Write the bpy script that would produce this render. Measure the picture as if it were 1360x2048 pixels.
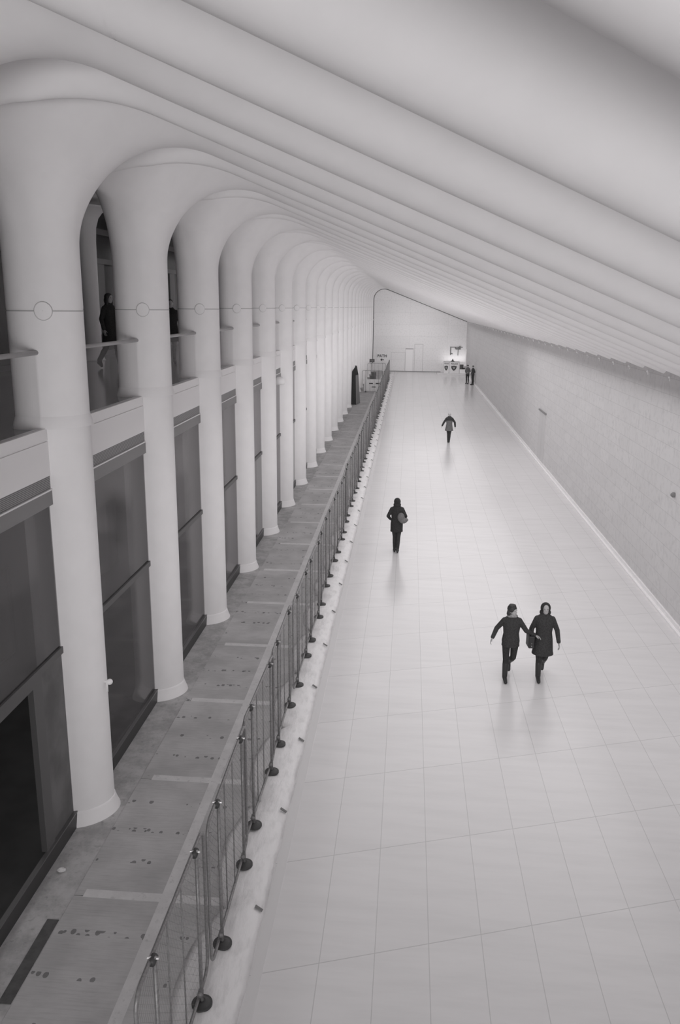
import bpy, math, random
import numpy as np
from mathutils import Vector, Matrix

# ---------------------------------------------------------------- scene, camera, light
sc = bpy.context.scene
for o in list(bpy.data.objects):
    bpy.data.objects.remove(o)
COL = sc.collection
PI = math.pi
random.seed(7)

CAM_H = 7.6
F_PX = 1640.0
def camera():
    dy = Vector((821 - 680, 613 - 1024, F_PX)).normalized()      # corridor direction seen by the lens (x right, y down, z forward)
    dn = dy.cross(Vector((1, .010, 0))).normalized()
    if dn.y < 0: dn = -dn
    dx = dn.cross(dy)
    if dx.x < 0: dx = -dx
    up = -dn
    # columns: world axes in lens space -> rows give lens axes in world space
    right = Vector((dx.x, dy.x, up.x)); down = Vector((dx.y, dy.y, up.y)); fwd = Vector((dx.z, dy.z, up.z))
    m = Matrix((right, -down, -fwd)).transposed().to_4x4()
    cd = bpy.data.cameras.new('camera'); co = bpy.data.objects.new('camera', cd); COL.objects.link(co)
    m.translation = (0, 0, CAM_H)
    co.matrix_world = m
    cd.sensor_fit = 'VERTICAL'; cd.sensor_height = 36; cd.sensor_width = 24
    cd.lens = F_PX / 2048 * 36
    cd.clip_start = .05; cd.clip_end = 400
    sc.camera = co
camera()

sc.view_settings.view_transform = 'Standard'
sc.view_settings.look = 'None'
sc.view_settings.gamma = 1
sc.view_settings.exposure = 0.0
sc.view_settings.use_curve_mapping = False

w = bpy.data.worlds.new('world'); sc.world = w; w.use_nodes = True
w.node_tree.nodes['Background'].inputs[0].default_value = (1, .99, .995, 1)
w.node_tree.nodes['Background'].inputs[1].default_value = .14

def area(name, loc, rot, sx, sy, power):
    l = bpy.data.lights.new(name, 'AREA'); l.shape = 'RECTANGLE'; l.size = sx; l.size_y = sy
    l.energy = power; l.color = (1, .985, .99)
    o = bpy.data.objects.new(name, l); COL.objects.link(o); o.location = loc; o.rotation_euler = rot
    return o
def point(name, loc, r, power):
    l = bpy.data.lights.new(name, 'POINT'); l.shadow_soft_size = r; l.energy = power; l.color = (1, .985, .99)
    o = bpy.data.objects.new(name, l); COL.objects.link(o); o.location = loc
    return o
area('hall_fill', (2.2, 29, 5.6), (0, 0, 0), 8.0, 38, 700)  # added fill panel, unseen from above, brightens the floor
area('hall_fill', (2.2, 72.5, 5.6), (0, 0, 0), 8.0, 49, 440)  # second added fill panel, for the far stretch of the hall
l_ = area('rear_fill', (.5, -12, 4.6), (math.radians(92), 0, 0), 10, 3.4, 360); l_.data.spread = math.radians(70)  # added panel out of view behind the camera, brings out the ribs
for i_ in range(24):   # added fill panels facing away from the camera, to model the ribs
    y_ = -3.2 + 4.1 * i_
    p_ = float(np.interp(y_, [-3, 3, 12, 22, 35, 60, 92], [0.5, 4, 14, 32, 46, 40, 32]))
    a_ = area('vault_fill', (.2, y_, 5.2), (math.radians(92), 0, 0), 5.4, 1.2, p_)
    a_.data.spread = math.radians(90)
area('shop_fill', (-6.3, 40, 5.6), (0, 0, 0), 1.6, 80, 420)  # added fill, lifts the blacks inside the shops
area('mezzanine_fill', (-7.4, 60, 9.6), (0, 0, 0), 2.5, 70, 240)  # added fill for the mezzanine and the column flares

# ---------------------------------------------------------------- materials
def hexc(v):     # sRGB grey 0-255 with the print's faint warm cast -> linear
    c = [v * 1.004, v * .996, v * .999]
    return tuple((min(x, 255) / 255 / 12.92) if x < 10.3 else ((min(x, 255) / 255 + .055) / 1.055) ** 2.4 for x in c) + (1,)
class NT:
    def __init__(s, name):
        s.m = bpy.data.materials.new(name); s.m.use_nodes = True; s.t = s.m.node_tree
        s.b = s.t.nodes['Principled BSDF']; s.out = s.t.nodes['Material Output']
    def n(s, ty, **k):
        x = s.t.nodes.new(ty)
        for a, v in k.items(): setattr(x, a, v)
        return x
    def l(s, a, b): s.t.links.new(a, b)
    def math(s, op, a, b=None, c=None):
        x = s.n('ShaderNodeMath', operation=op)
        for i, v in enumerate((a, b, c)):
            if v is None: continue
            if isinstance(v, (int, float)): x.inputs[i].default_value = v
            else: s.l(v, x.inputs[i])
        return x.outputs[0]
    def pos(s):
        g = s.n('ShaderNodeNewGeometry'); x = s.n('ShaderNodeSeparateXYZ'); s.l(g.outputs['Position'], x.inputs[0])
        return g.outputs['Position'], x.outputs[0], x.outputs[1], x.outputs[2]
    def mix(s, fac, a, b):
        x = s.n('ShaderNodeMix', data_type='RGBA')
        for k, v in ((0, fac), (6, a), (7, b)):
            if isinstance(v, (int, float, tuple)): x.inputs[k].default_value = v
            else: s.l(v, x.inputs[k])
        return x.outputs[2]
    def noise(s, vec, scale, detail=4, rough=.55, dim='3D'):
        x = s.n('ShaderNodeTexNoise'); x.inputs['Scale'].default_value = scale; x.inputs['Detail'].default_value = detail
        x.inputs['Roughness'].default_value = rough; s.l(vec, x.inputs['Vector']); return x.outputs['Fac']
    def ramp(s, v, lo, hi):
        x = s.n('ShaderNodeMapRange'); x.inputs[1].default_value = lo; x.inputs[2].default_value = hi
        x.interpolation_type = 'SMOOTHSTEP'; s.l(v, x.inputs[0]); return x.outputs[0]
    def bump(s, h, strength, dist=.01):
        x = s.n('ShaderNodeBump'); x.inputs['Strength'].default_value = strength; x.inputs['Distance'].default_value = dist
        s.l(h, x.inputs['Height']); s.l(x.outputs[0], s.b.inputs['Normal'])
    def line(s, coord, period, width, offset=0):      # 1 on a joint line
        a = s.math('ADD', coord, -offset + width / 2)
        a = s.math('DIVIDE', a, period); a = s.math('FRACT', a)
        return s.math('LESS_THAN', a, width / period)
def plain(name, grey, rough=.6, metal=0, nscale=0, namp=.0, spec=.5):
    k = NT(name); c = hexc(grey)
    k.b.inputs['Roughness'].default_value = rough; k.b.inputs['Metallic'].default_value = metal
    k.b.inputs['Specular IOR Level'].default_value = spec
    if nscale:
        tc = k.n('ShaderNodeTexCoord')
        f = k.noise(tc.outputs['Object'], nscale)
        k.l(k.mix(k.ramp(f, .3, .7), hexc(grey * (1 - namp)), hexc(grey * (1 + namp))), k.b.inputs['Base Color'])
    else:
        x = k.n('ShaderNodeRGB'); x.outputs[0].default_value = c; k.l(x.outputs[0], k.b.inputs['Base Color'])
    return k.m
M = {}
M['plaster'] = plain('white_plaster', 243, .55, 0, 3, .006, .3)
M['joint'] = plain('joint_shadow_gap', 185, .8)
M['fascia'] = plain('fascia_panel', 251, .4, 0, 0, 0, .4)
M['dark'] = plain('dark_frame', 62, .45)
M['beam'] = plain('grey_beam', 138, .5)
M['beamdark'] = plain('dark_grey_beam', 92, .5)
M['rail'] = plain('brushed_rail', 165, .35, .3)
M['steel'] = plain('galvanised_tube', 140, .45, .25, 30, .08)
M['clamp'] = plain('dark_clamp', 66, .6)
M['clampmetal'] = plain('bright_bolt', 200, .3, .6)
M['wire'] = plain('fence_wire', 120, .6)
M['black'] = plain('black_interior', 50, .9, spec=.1)
M['interior'] = plain('shop_interior', 96, .9, 0, 1.2, .15, .1)
M['white'] = plain('white_enamel', 245, .4)
M['mezzwall'] = plain('mezzanine_dark_wall', 54, .35, 0, 2, .1)
M['mezzband'] = plain('mezzanine_band', 120, .5)
M['coat'] = plain('charcoal_coat_fabric', 66, .9, 0, 40, .1, .15)
M['coat2'] = plain('black_coat_fabric', 58, .9, 0, 40, .1, .15)
M['coatgrey'] = plain('grey_coat_fabric', 102, .9, 0, 40, .12, .15)
M['trouser'] = plain('dark_trousers', 60, .9, 0, 40, .1, .15)
M['boot'] = plain('black_leather', 48, .5)
M['hair'] = plain('dark_hair', 52, .6, 0, 60, .2)
M['hairgrey'] = plain('pale_hair', 178, .6, 0, 60, .1)
M['skin'] = plain('skin', 178, .55)
M['bag'] = plain('grey_bag', 112, .8, 0, 30, .1)
M['scarf'] = plain('pale_scarf', 150, .9, 0, 30, .1)
M['shirt'] = plain('grey_uniform', 92, .9, 0, 30, .1)
M['sign'] = plain('sign_black', 58, .6)
M['panelwhite'] = plain('white_board', 225, .5)
M['paper'] = plain('paper', 225, .8)
M['seam'] = plain('panel_seam', 200, .8)

def floor_mat():
    k = NT('marble_floor'); P, X, Y, Z = k.pos()
    a = k.line(X, .655, .010, -.2)
    v = k.math('SUBTRACT', Y, k.math('MULTIPLY', X, .33))
    b = k.line(v, 1.99, .014, 8.405)
    j = k.math('MAXIMUM', a, b)
    # marble veining, coarse brushed diagonals + a tone per slab
    mp = k.n('ShaderNodeMapping'); mp.inputs['Rotation'].default_value = (0, 0, .9); mp.inputs['Scale'].default_value = (.5, 3.5, 1); k.l(P, mp.inputs[0])
    n1 = k.noise(mp.outputs[0], 1.1, 6, .6)
    cell = k.n('ShaderNodeCombineXYZ')
    k.l(k.math('FLOOR', k.math('DIVIDE', k.math('ADD', X, .2), .655)), cell.inputs[0])
    k.l(k.math('FLOOR', k.math('DIVIDE', k.math('ADD', v, -8.405), 1.99)), cell.inputs[1])
    wn = k.n('ShaderNodeTexWhiteNoise', noise_dimensions='3D'); k.l(cell.outputs[0], wn.inputs['Vector'])
    base = k.mix(k.ramp(n1, .35, .75), hexc(236), hexc(228))
    base = k.mix(k.math('MULTIPLY', wn.outputs[0], .35), base, hexc(226))
    c = k.mix(k.math('MULTIPLY', j, .38), base, hexc(150))
    k.l(c, k.b.inputs['Base Color'])
    k.b.inputs['Roughness'].default_value = .2
    k.b.inputs['Specular IOR Level'].default_value = .5
    return k.m
M['floor'] = floor_mat()

def wall_mat(name, along, tone, lw, lh, jf, bond=.5):
    k = NT(name); P, X, Y, Z = k.pos()
    A = Y if along == 'y' else X
    row = k.math('FLOOR', k.math('DIVIDE', Z, lh))
    sh = k.math('MULTIPLY', k.math('MODULO', row, 2.0), lw * bond)
    A2 = k.math('ADD', A, sh)
    j = k.math('MAXIMUM', k.line(A2, lw, .012), k.line(Z, lh, .012))
    cell = k.n('ShaderNodeCombineXYZ'); k.l(k.math('FLOOR', k.math('DIVIDE', A2, lw)), cell.inputs[0]); k.l(row, cell.inputs[1])
    wn = k.n('ShaderNodeTexWhiteNoise', noise_dimensions='3D'); k.l(cell.outputs[0], wn.inputs['Vector'])
    n = k.noise(P, 6, 5)
    base = k.mix(k.math('MULTIPLY', wn.outputs[0], .5), hexc(tone), hexc(tone - 9))
    base = k.mix(k.ramp(n, .45, .8), base, hexc(tone - 16))
    k.l(k.mix(k.math('MULTIPLY', j, jf), base, hexc(tone - 70)), k.b.inputs['Base Color'])
    k.b.inputs['Roughness'].default_value = .6; k.b.inputs['Specular IOR Level'].default_value = .3
    return k.m
M['wallright'] = wall_mat('stone_wall', 'y', 224, 1.2, .42, .35)
M['wallend'] = wall_mat('stone_end_wall', 'x', 226, 4.5, 1.38, .5, 0)

def ply_mat():
    k = NT('plywood_board'); P, X, Y, Z = k.pos()
    mp = k.n('ShaderNodeMapping'); mp.inputs['Scale'].default_value = (1, 14, 1); k.l(P, mp.inputs[0])
    g = k.noise(mp.outputs[0], 2.5, 6, .65)
    n = k.noise(P, 1.3, 5)
    base = k.mix(k.ramp(n, .3, .7), hexc(198), hexc(178))
    base = k.mix(k.math('MULTIPLY', k.ramp(g, .4, .8), .35), base, hexc(142))
    # rows of screw heads and scuffs across each sheet
    r = k.math('FRACT', k.math('DIVIDE', k.math('ADD', Y, .31), .69))
    rowm = k.math('LESS_THAN', k.math('ABSOLUTE', k.math('ADD', r, -.5)), .07)
    mp2 = k.n('ShaderNodeMapping'); mp2.inputs['Scale'].default_value = (1.3, .9, 1); k.l(P, mp2.inputs[0])
    vo = k.n('ShaderNodeTexVoronoi'); vo.inputs['Scale'].default_value = 7.5; k.l(mp2.outputs[0], vo.inputs['Vector'])
    nn = k.noise(P, 2.2, 2)
    thr = k.math('MULTIPLY', k.ramp(nn, .22, .50), .33)
    d = k.math('LESS_THAN', vo.outputs['Distance'], thr)
    spots = k.math('MULTIPLY', d, rowm)
    k.l(k.mix(k.math('MULTIPLY', spots, .6), base, hexc(62)), k.b.inputs['Base Color'])
    k.b.inputs['Roughness'].default_value = .75; k.b.inputs['Specular IOR Level'].default_value = .2
    return k.m
M['ply'] = ply_mat()
def conc_mat(name, a, b):
    k = NT(name); P, X, Y, Z = k.pos()
    n = k.noise(P, 2.2, 8, .7); n2 = k.noise(P, 14, 4, .6)
    base = k.mix(k.ramp(n, .35, .65), hexc(a), hexc(b))
    base = k.mix(k.math('MULTIPLY', k.ramp(n2, .55, .75), .45), base, hexc(b - 45))
    k.l(base, k.b.inputs['Base Color']); k.b.inputs['Roughness'].default_value = .85
    return k.m
M['concrete'] = conc_mat('stained_concrete', 190, 160)
M['tape'] = conc_mat('masking_tape', 218, 206)
M['darkpatch'] = plain('dark_mat_strip', 84, .8, 0, 8, .1)
def sheet_mat():
    k = NT('white_plastic_sheet'); P, X, Y, Z = k.pos()
    mp = k.n('ShaderNodeMapping'); mp.inputs['Scale'].default_value = (3.0, 1.0, 1); k.l(P, mp.inputs[0])
    n = k.noise(mp.outputs[0], 3.5, 5, .55)
    k.l(k.mix(k.ramp(n, .45, .75), hexc(238), hexc(222)), k.b.inputs['Base Color'])
    k.b.inputs['Roughness'].default_value = .4
    k.bump(n, .5, .03)
    return k.m
M['sheet'] = sheet_mat()
def glass_mat(name, tint, trans, rough):
    k = NT(name); k.t.nodes.remove(k.b)
    tr = k.n('ShaderNodeBsdfTransparent'); tr.inputs[0].default_value = (trans, trans, trans, 1)
    df = k.n('ShaderNodeBsdfDiffuse'); df.inputs[0].default_value = hexc(tint)
    gl = k.n('ShaderNodeBsdfGlossy'); gl.inputs['Roughness'].default_value = rough; gl.inputs[0].default_value = (1, .98, .99, 1)
    m1 = k.n('ShaderNodeMixShader'); m1.inputs[0].default_value = .35 if tint < 150 else .008
    k.l(tr.outputs[0], m1.inputs[1]); k.l(df.outputs[0], m1.inputs[2])
    fr = k.n('ShaderNodeFresnel'); fr.inputs[0].default_value = 1.45 if tint < 150 else 1.13
    ge = k.n('ShaderNodeNewGeometry'); ff = k.math('MULTIPLY', fr.outputs[0], k.math('SUBTRACT', 1.0, ge.outputs['Backfacing']))
    m2 = k.n('ShaderNodeMixShader'); k.l(ff, m2.inputs[0]); k.l(m1.outputs[0], m2.inputs[1]); k.l(gl.outputs[0], m2.inputs[2])
    k.l(m2.outputs[0], k.out.inputs[0])
    return k.m
M['shopglass'] = glass_mat('smoked_shop_glass', 66, .6, .12)
M['clearglass'] = glass_mat('clear_glass', 230, .98, .02)
def mezz_floor():
    k = NT('polished_mezzanine_floor'); P, X, Y, Z = k.pos()
    n = k.noise(P, 1.5, 4)
    k.l(k.mix(n, hexc(118), hexc(132)), k.b.inputs['Base Color']); k.b.inputs['Roughness'].default_value = .14
    return k.m
M['mezzfloor'] = mezz_floor()
def grille_mat():
    k = NT('louvre_grille'); P, X, Y, Z = k.pos()
    j = k.line(Z, .022, .009)
    k.l(k.mix(j, hexc(160), hexc(90)), k.b.inputs['Base Color']); k.b.inputs['Roughness'].default_value = .5
    return k.m
M['grille'] = grille_mat()

# ---------------------------------------------------------------- helpers
def tag(o, label=None, cat=None, group=None, kind=None):
    for k, v in (('label', label), ('category', cat), ('group', group), ('kind', kind)):
        if v: o[k] = v
    return o
def empty(name, loc=(0, 0, 0), rz=0, label=None, cat=None, group=None):
    o = bpy.data.objects.new(name, None); COL.objects.link(o); o.location = loc; o.rotation_euler = (0, 0, rz)
    o.empty_display_size = .2
    return tag(o, label, cat, group)
class MB:
    def __init__(s): s.v = []; s.f = []
    def add(s, vs, fs):
        n = len(s.v); s.v += [tuple(p) for p in vs]; s.f += [tuple(i + n for i in f) for f in fs]; return s
    def box(s, x0, x1, y0, y1, z0, z1):
        return s.add([(x0, y0, z0), (x1, y0, z0), (x1, y1, z0), (x0, y1, z0), (x0, y0, z1), (x1, y0, z1), (x1, y1, z1), (x0, y1, z1)],
                     [(0, 3, 2, 1), (4, 5, 6, 7), (0, 1, 5, 4), (1, 2, 6, 5), (2, 3, 7, 6), (3, 0, 4, 7)])
    def tube(s, p0, p1, r0, r1=None, n=10, cap=True):
        r1 = r0 if r1 is None else r1
        p0 = Vector(p0); p1 = Vector(p1); d = (p1 - p0).normalized()
        a = d.orthogonal().normalized(); b = d.cross(a); vs = []
        for p, r in ((p0, r0), (p1, r1)):
            for i in range(n):
                t = 2 * PI * i / n; vs.append(p + (a * math.cos(t) + b * math.sin(t)) * r)
        fs = [(i, (i + 1) % n, n + (i + 1) % n, n + i) for i in range(n)]
        if cap: fs += [tuple(range(n - 1, -1, -1)), tuple(range(n, 2 * n))]
        return s.add(vs, fs)
    def path(s, pts, r, n=8, closed=False):
        pts = [Vector(p) for p in pts]; L = len(pts); vs = []; a = None
        for i, p in enumerate(pts):
            q0 = pts[(i - 1) % L] if (closed or i) else p; q1 = pts[(i + 1) % L] if (closed or i < L - 1) else p
            d = (q1 - q0).normalized()
            a = d.orthogonal().normalized() if a is None else (a - d * a.dot(d)).normalized()
            b = d.cross(a)
            for j in range(n):
                t = 2 * PI * j / n; vs.append(p + (a * math.cos(t) + b * math.sin(t)) * r)
        fs = []
        for i in range(L if closed else L - 1):
            k = (i + 1) % L
            for j in range(n): fs.append((i * n + j, i * n + (j + 1) % n, k * n + (j + 1) % n, k * n + j))
        if not closed: fs += [tuple(range(n - 1, -1, -1)), tuple((L - 1) * n + j for j in range(n))]
        return s.add(vs, fs)
    def capsule(s, p0, r0, p1, r1, n=14, h=4):
        p0 = Vector(p0); p1 = Vector(p1); d = p1 - p0
        if d.length < 1e-5: d = Vector((0, 0, 1e-4)); p1 = p0 + d
        d = d.normalized(); a = d.orthogonal().normalized(); b = d.cross(a); vs = []; rows = []
        for c, r, sg in ((p0, r0, -1), (p1, r1, 1)):
            rng = range(h + 1) if sg < 0 else range(h, -1, -1)
            for k in rng:
                t = PI / 2 * k / h          # 0 pole .. h equator
                rows.append((c + d * sg * r * math.cos(t), max(r * math.sin(t), 1e-5)))
        for c, r in rows:
            for i in range(n):
                t = 2 * PI * i / n; vs.append(c + (a * math.cos(t) + b * math.sin(t)) * r)
        R = len(rows)
        fs = [(j * n + i, j * n + (i + 1) % n, (j + 1) * n + (i + 1) % n, (j + 1) * n + i) for j in range(R - 1) for i in range(n)]
        fs += [tuple(range(n - 1, -1, -1)), tuple((R - 1) * n + i for i in range(n))]
        return s.add(vs, fs)
    def ell(s, c, r, rot=None, nu=20, nv=12):
        c = Vector(c); vs = []
        for j in range(1, nv):
            t = PI * j / nv
            for i in range(nu):
                u = 2 * PI * i / nu
                p = Vector((r[0] * math.sin(t) * math.cos(u), r[1] * math.sin(t) * math.sin(u), r[2] * math.cos(t)))
                if rot: p = rot @ p
                vs.append(c + p)
        t_, b_ = Vector((0, 0, r[2])), Vector((0, 0, -r[2]))
        if rot: t_, b_ = rot @ t_, rot @ b_
        vs += [c + t_, c + b_]; T = len(vs) - 2; B = T + 1
        fs = [(j * nu + i, (j + 1) * nu + i, (j + 1) * nu + (i + 1) % nu, j * nu + (i + 1) % nu) for j in range(nv - 2) for i in range(nu)]
        fs += [(T, i, (i + 1) % nu) for i in range(nu)] + [(B, (nv - 2) * nu + (i + 1) % nu, (nv - 2) * nu + i) for i in range(nu)]
        return s.add(vs, fs)
    def loft(s, rings, n=24, caps=True):             # rings: (cx, cy, cz, rx, ry)
        vs = []
        for cx, cy, cz, rx, ry in rings:
            for i in range(n):
                t = 2 * PI * i / n; vs.append((cx + rx * math.cos(t), cy + ry * math.sin(t), cz))
        R = len(rings)
        fs = [(j * n + i, j * n + (i + 1) % n, (j + 1) * n + (i + 1) % n, (j + 1) * n + i) for j in range(R - 1) for i in range(n)]
        if caps: fs += [tuple(range(n - 1, -1, -1)), tuple((R - 1) * n + i for i in range(n))]
        return s.add(vs, fs)
    def build(s, name, mat, parent=None, smooth=False, bevel=0, loc=None):
        me = bpy.data.meshes.new(name); me.from_pydata(s.v, [], s.f); me.update()
        me.materials.append(mat if not isinstance(mat, str) else M[mat])
        if smooth:
            me.polygons.foreach_set('use_smooth', [True] * len(me.polygons))
        o = bpy.data.objects.new(name, me); COL.objects.link(o)
        if parent: o.parent = parent
        if loc: o.location = loc
        if bevel:
            b = o.modifiers.new('bevel', 'BEVEL'); b.width = bevel; b.segments = 2; b.limit_method = 'ANGLE'
        return o
def box(name, dims, mat, parent=None, bevel=0):
    return MB().box(*dims).build(name, mat, parent, bevel=bevel)
def struct(name, dims, mat):
    return tag(box(name, dims, mat), kind='structure')
def copy_tree(o, parent=None):
    c = o.copy(); COL.objects.link(c); c.parent = parent
    for ch in [x for x in KIDS.get(o.name, [])]: copy_tree(ch, c)
    return c
KIDS = {}
def index_kids():
    KIDS.clear()
    for o in bpy.data.objects:
        if o.parent: KIDS.setdefault(o.parent.name, []).append(o)
def retag(o, label): o['label'] = label; return o
ONES = ['first', 'second', 'third', 'fourth', 'fifth', 'sixth', 'seventh', 'eighth', 'ninth', 'tenth', 'eleventh', 'twelfth', 'thirteenth',
        'fourteenth', 'fifteenth', 'sixteenth', 'seventeenth', 'eighteenth', 'nineteenth']
def ordn(i):     # 1-based
    if i < 20: return ONES[i - 1]
    t = {2: 'twent', 3: 'thirt', 4: 'fort', 5: 'fift', 6: 'sixt'}[i // 10]
    return t + 'ieth' if i % 10 == 0 else t + 'y-' + ONES[i % 10 - 1]

# ---------------------------------------------------------------- the setting
T = .33                       # the ribs, like the floor joints, run askew to the hall
XC = -4.70                    # centre of a column's rounded nose
Y1 = 10.78                    # first column in view
PER = 4.03
YEND = 100.0
floor = struct('floor', (-4.8, 6.9, -4, YEND + .3, -.2, 0), 'floor')
wall_right = struct('wall_right', (6.72, 7.1, -4, YEND, 0, 6.5), 'wallright')
wall_end = struct('wall_end', (-10.5, 7.1, YEND, YEND + .3, 0, 11), 'wallend')
tr = MB().box(6.60, 6.72, -4, YEND, 0, .06).box(6.67, 6.72, -4, YEND, .06, .16).build('baseboard_right', 'fascia'); tag(tr, kind='structure')
dr = MB().box(-1.63, -1.50, -4, YEND, 0, .006)
tag(dr.build('trim_1', plain('drain_channel', 226, .6)), kind='structure')

# mezzanine slab, fascia, back wall and ceiling
struct('floor_mezzanine', (-9.8, -4.86, -4, YEND, 5.80, 5.98), 'mezzfloor')
fa = MB().box(-4.86, -4.74, -4, YEND, 5.835, 5.99).box(-4.86, -4.755, -4, YEND, 5.82, 5.835).box(-4.86, -4.74, -4, YEND, 5.36, 5.82)
tag(fa.build('trim_2', 'fascia'), kind='structure')
struct('ceiling_shop', (-7.6, -4.86, -4, YEND, 5.70, 5.80), 'black')
struct('wall_mezzanine', (-10.0, -9.8, -4, YEND, 5.98, 10.5), 'mezzwall')
bd = MB().box(-9.8, -9.74, -4, YEND, 9.68, 9.86).box(-9.8, -9.72, -4, YEND, 8.80, 8.96).box(-9.8, -9.76, -4, YEND, 5.98, 6.12)
for k in range(26):
    bd.box(-9.8, -9.75, 1.6 + 4.03 * k, 2.3 + 4.03 * k, 6.1, 8.8)
tag(bd.build('trim_3', 'mezzband'), kind='structure')
struct('ceiling_mezzanine', (-10.0, -5.1, -4, YEND, 10.45, 10.6), 'plaster')
struct('wall_shop', (-7.8, -7.6, -4, YEND, 0, 5.8), 'interior')
struct('floor_shop', (-7.6, -4.8, -4, YEND, -.2, .02), 'mezzwall')

# ---------------------------------------------------------------- the vault: implicit surface of ribs and branching columns
SL = .38; CO = 1 / math.sqrt(1 + SL * SL); SI = SL * CO
RAD = 1.24; CX = -4.35 + RAD; CZ = 5.95 + SL * (6.7 - CX) - RAD / CO
def g0(x, z):
    d1 = x + 4.35; d2 = (5.95 + SL * (6.7 - x) - z) * CO
    qx, qz = x - CX, z - CZ
    cone = (qz > 0) & (SI * qz - CO * qx > 0)
    return np.where(cone, RAD - np.sqrt(qx * qx + qz * qz), np.minimum(d1, d2))
CIX, CIZ = -3.5, 7.65
RI = (5.95 + SL * (6.7 - CIX) - CIZ) * CO
def gi(x, z):                  # profile of the middle rib of a bay: it arches on over the opening
    d1 = x - (CIX - RI); d2 = (5.95 + SL * (6.7 - x) - z) * CO
    qx, qz = x - CIX, z - CIZ
    cone = (qz > 0) & (SI * qz - CO * qx > 0)
    return np.where(cone, RI - np.sqrt(qx * qx + qz * qz), np.minimum(d1, d2))
WAVE = .50
def wave(v, s=1.0):
    # two ribs to a bay; towards the columns (s -> 0) the main rib widens into the flare and the middle one narrows
    vf = np.abs((v + PER / 2) % PER - PER / 2); vg = PER / 4 * (1 + .58 * (1 - s))
    ph = np.where(vf < vg, .5 * vf / vg, .5 + .5 * (vf - vg) / (PER / 2 - vg))
    return WAVE * .5 * (1 - np.cos(2 * PI * ph))
def sstep(a): a = np.clip(a, 0, 1); return a * a * (3 - 2 * a)
RHO = .35
def field(x, v, z):                      # v folded to [-PER/2, PER/2]
    s = sstep(np.maximum((z - 8.3) / .8, (x + 3.9) / .8))
    w2 = sstep((x + 4.4) / 3.6)
    wm = sstep((np.abs(v) - .7) / 1.1)
    front = g0(x, z) * (1 - wm) + gi(x, z) * wm + wave(v, w2) * s
    R = 1.2; um = PER / 2 - np.abs(v)
    qx = um - (PER / 2 - RHO) + R; qz = z - 9.40 + R
    side = -(np.sqrt(np.maximum(qx, 0) ** 2 + np.maximum(qz, 0) ** 2) + np.minimum(np.maximum(qx, qz), 0) - R)
    side = side - 1.6 * sstep((x + 4.2) / 1.4)
    rear = -5.22 - x
    a, b, c = front + RHO, side + RHO, rear + RHO
    m = np.maximum(np.maximum(front, side), rear)
    return np.sqrt(np.maximum(a, 0) ** 2 + np.maximum(b, 0) ** 2 + np.maximum(c, 0) ** 2) + np.minimum(m + RHO, 0) - RHO
def grad(p, e=.004):
    g = np.empty_like(p)
    for i in range(3):
        d = np.zeros(3); d[i] = e
        a = p + d; b = p - d
        g[:, i] = (F(a) - F(b)) / (2 * e)
    return g
def F(p):
    v = (p[:, 1] + PER / 2) % PER - PER / 2
    return field(p[:, 0], v, p[:, 2])
def nets():
    h = .05
    xs = np.arange(-5.55, -1.85, h); nv = int(round(PER / h)); hv = PER / nv
    vs = -PER / 2 + hv * np.arange(-1, nv + 2)
    zs = 7.5 + h * np.arange(0, 66)
    X, V, Z = np.meshgrid(xs, vs, zs, indexing='ij')
    VF = (V + PER / 2) % PER - PER / 2
    f = field(X, VF, Z)
    shp = tuple(n - 1 for n in f.shape)
    corners = [(i, j, k) for i in (0, 1) for j in (0, 1) for k in (0, 1)]
    acc = np.zeros(shp + (3,)); cnt = np.zeros(shp)
    G = np.stack([X, V, Z], -1)
    def sl(c): return tuple(slice(c[a], c[a] + shp[a]) for a in range(3))
    for c in corners:
        for ax in range(3):
            if c[ax]: continue
            d = list(c); d[ax] = 1; d = tuple(d)
            fa, fb = f[sl(c)], f[sl(d)]
            m = (fa < 0) != (fb < 0)
            t = np.where(m, fa / np.where(m, fa - fb, 1), 0)[..., None]
            acc += np.where(m[..., None], G[sl(c)] * (1 - t) + G[sl(d)] * t, 0); cnt += m
    idx = -np.ones(shp, int); act = cnt > 0
    idx[act] = np.arange(act.sum())
    P = acc[act] / cnt[act][:, None]
    for _ in range(4):
        g = grad(P); P = P - g * (F(P) / np.maximum((g * g).sum(1), .2))[:, None] * .9
    Q = []
    for ax in range(3):
        a1, a2 = [a for a in range(3) if a != ax]
        n = f.shape
        rng = [slice(0, n[a] - 1) if a == ax else slice(1, n[a] - 1) for a in range(3)]
        rng2 = list(rng); rng2[ax] = slice(1, n[ax])
        fa, fb = f[tuple(rng)], f[tuple(rng2)]
        m = (fa < 0) != (fb < 0)
        I = np.argwhere(m); off = np.array([0 if a == ax else 1 for a in range(3)]); I = I + off
        flip = (fa < 0)[m]
        quad = []
        for u, w_ in ((-1, -1), (0, -1), (0, 0), (-1, 0)):
            J = I.copy(); J[:, a1] += u; J[:, a2] += w_; quad.append(idx[J[:, 0], J[:, 1], J[:, 2]])
        q = np.stack(quad, 1)
        if ax == 1: flip = ~flip
        q = np.where(flip[:, None], q, q[:, ::-1])
        if ax == 1: pass
        ok = (q >= 0).all(1)
        # keep one period only
        if ax != 1: ok &= (I[:, 1] >= 1) & (I[:, 1] <= nv)
        else: ok &= (I[:, 1] >= 1) & (I[:, 1] <= nv)
        Q.append(q[ok])
    Q = np.concatenate(Q)
    Nn = grad(P); Nn /= np.linalg.norm(Nn, axis=1)[:, None]
    return P, Q, Nn
NP_, NQ, NN = nets()
def shear_n(N):            # normals of the sheared surface (y = v + T x): n' = (nx - T ny, ny, nz)
    R = N.copy(); R[:, 0] = N[:, 0] - T * N[:, 1]; return R / np.linalg.norm(R, axis=1)[:, None]
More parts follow.
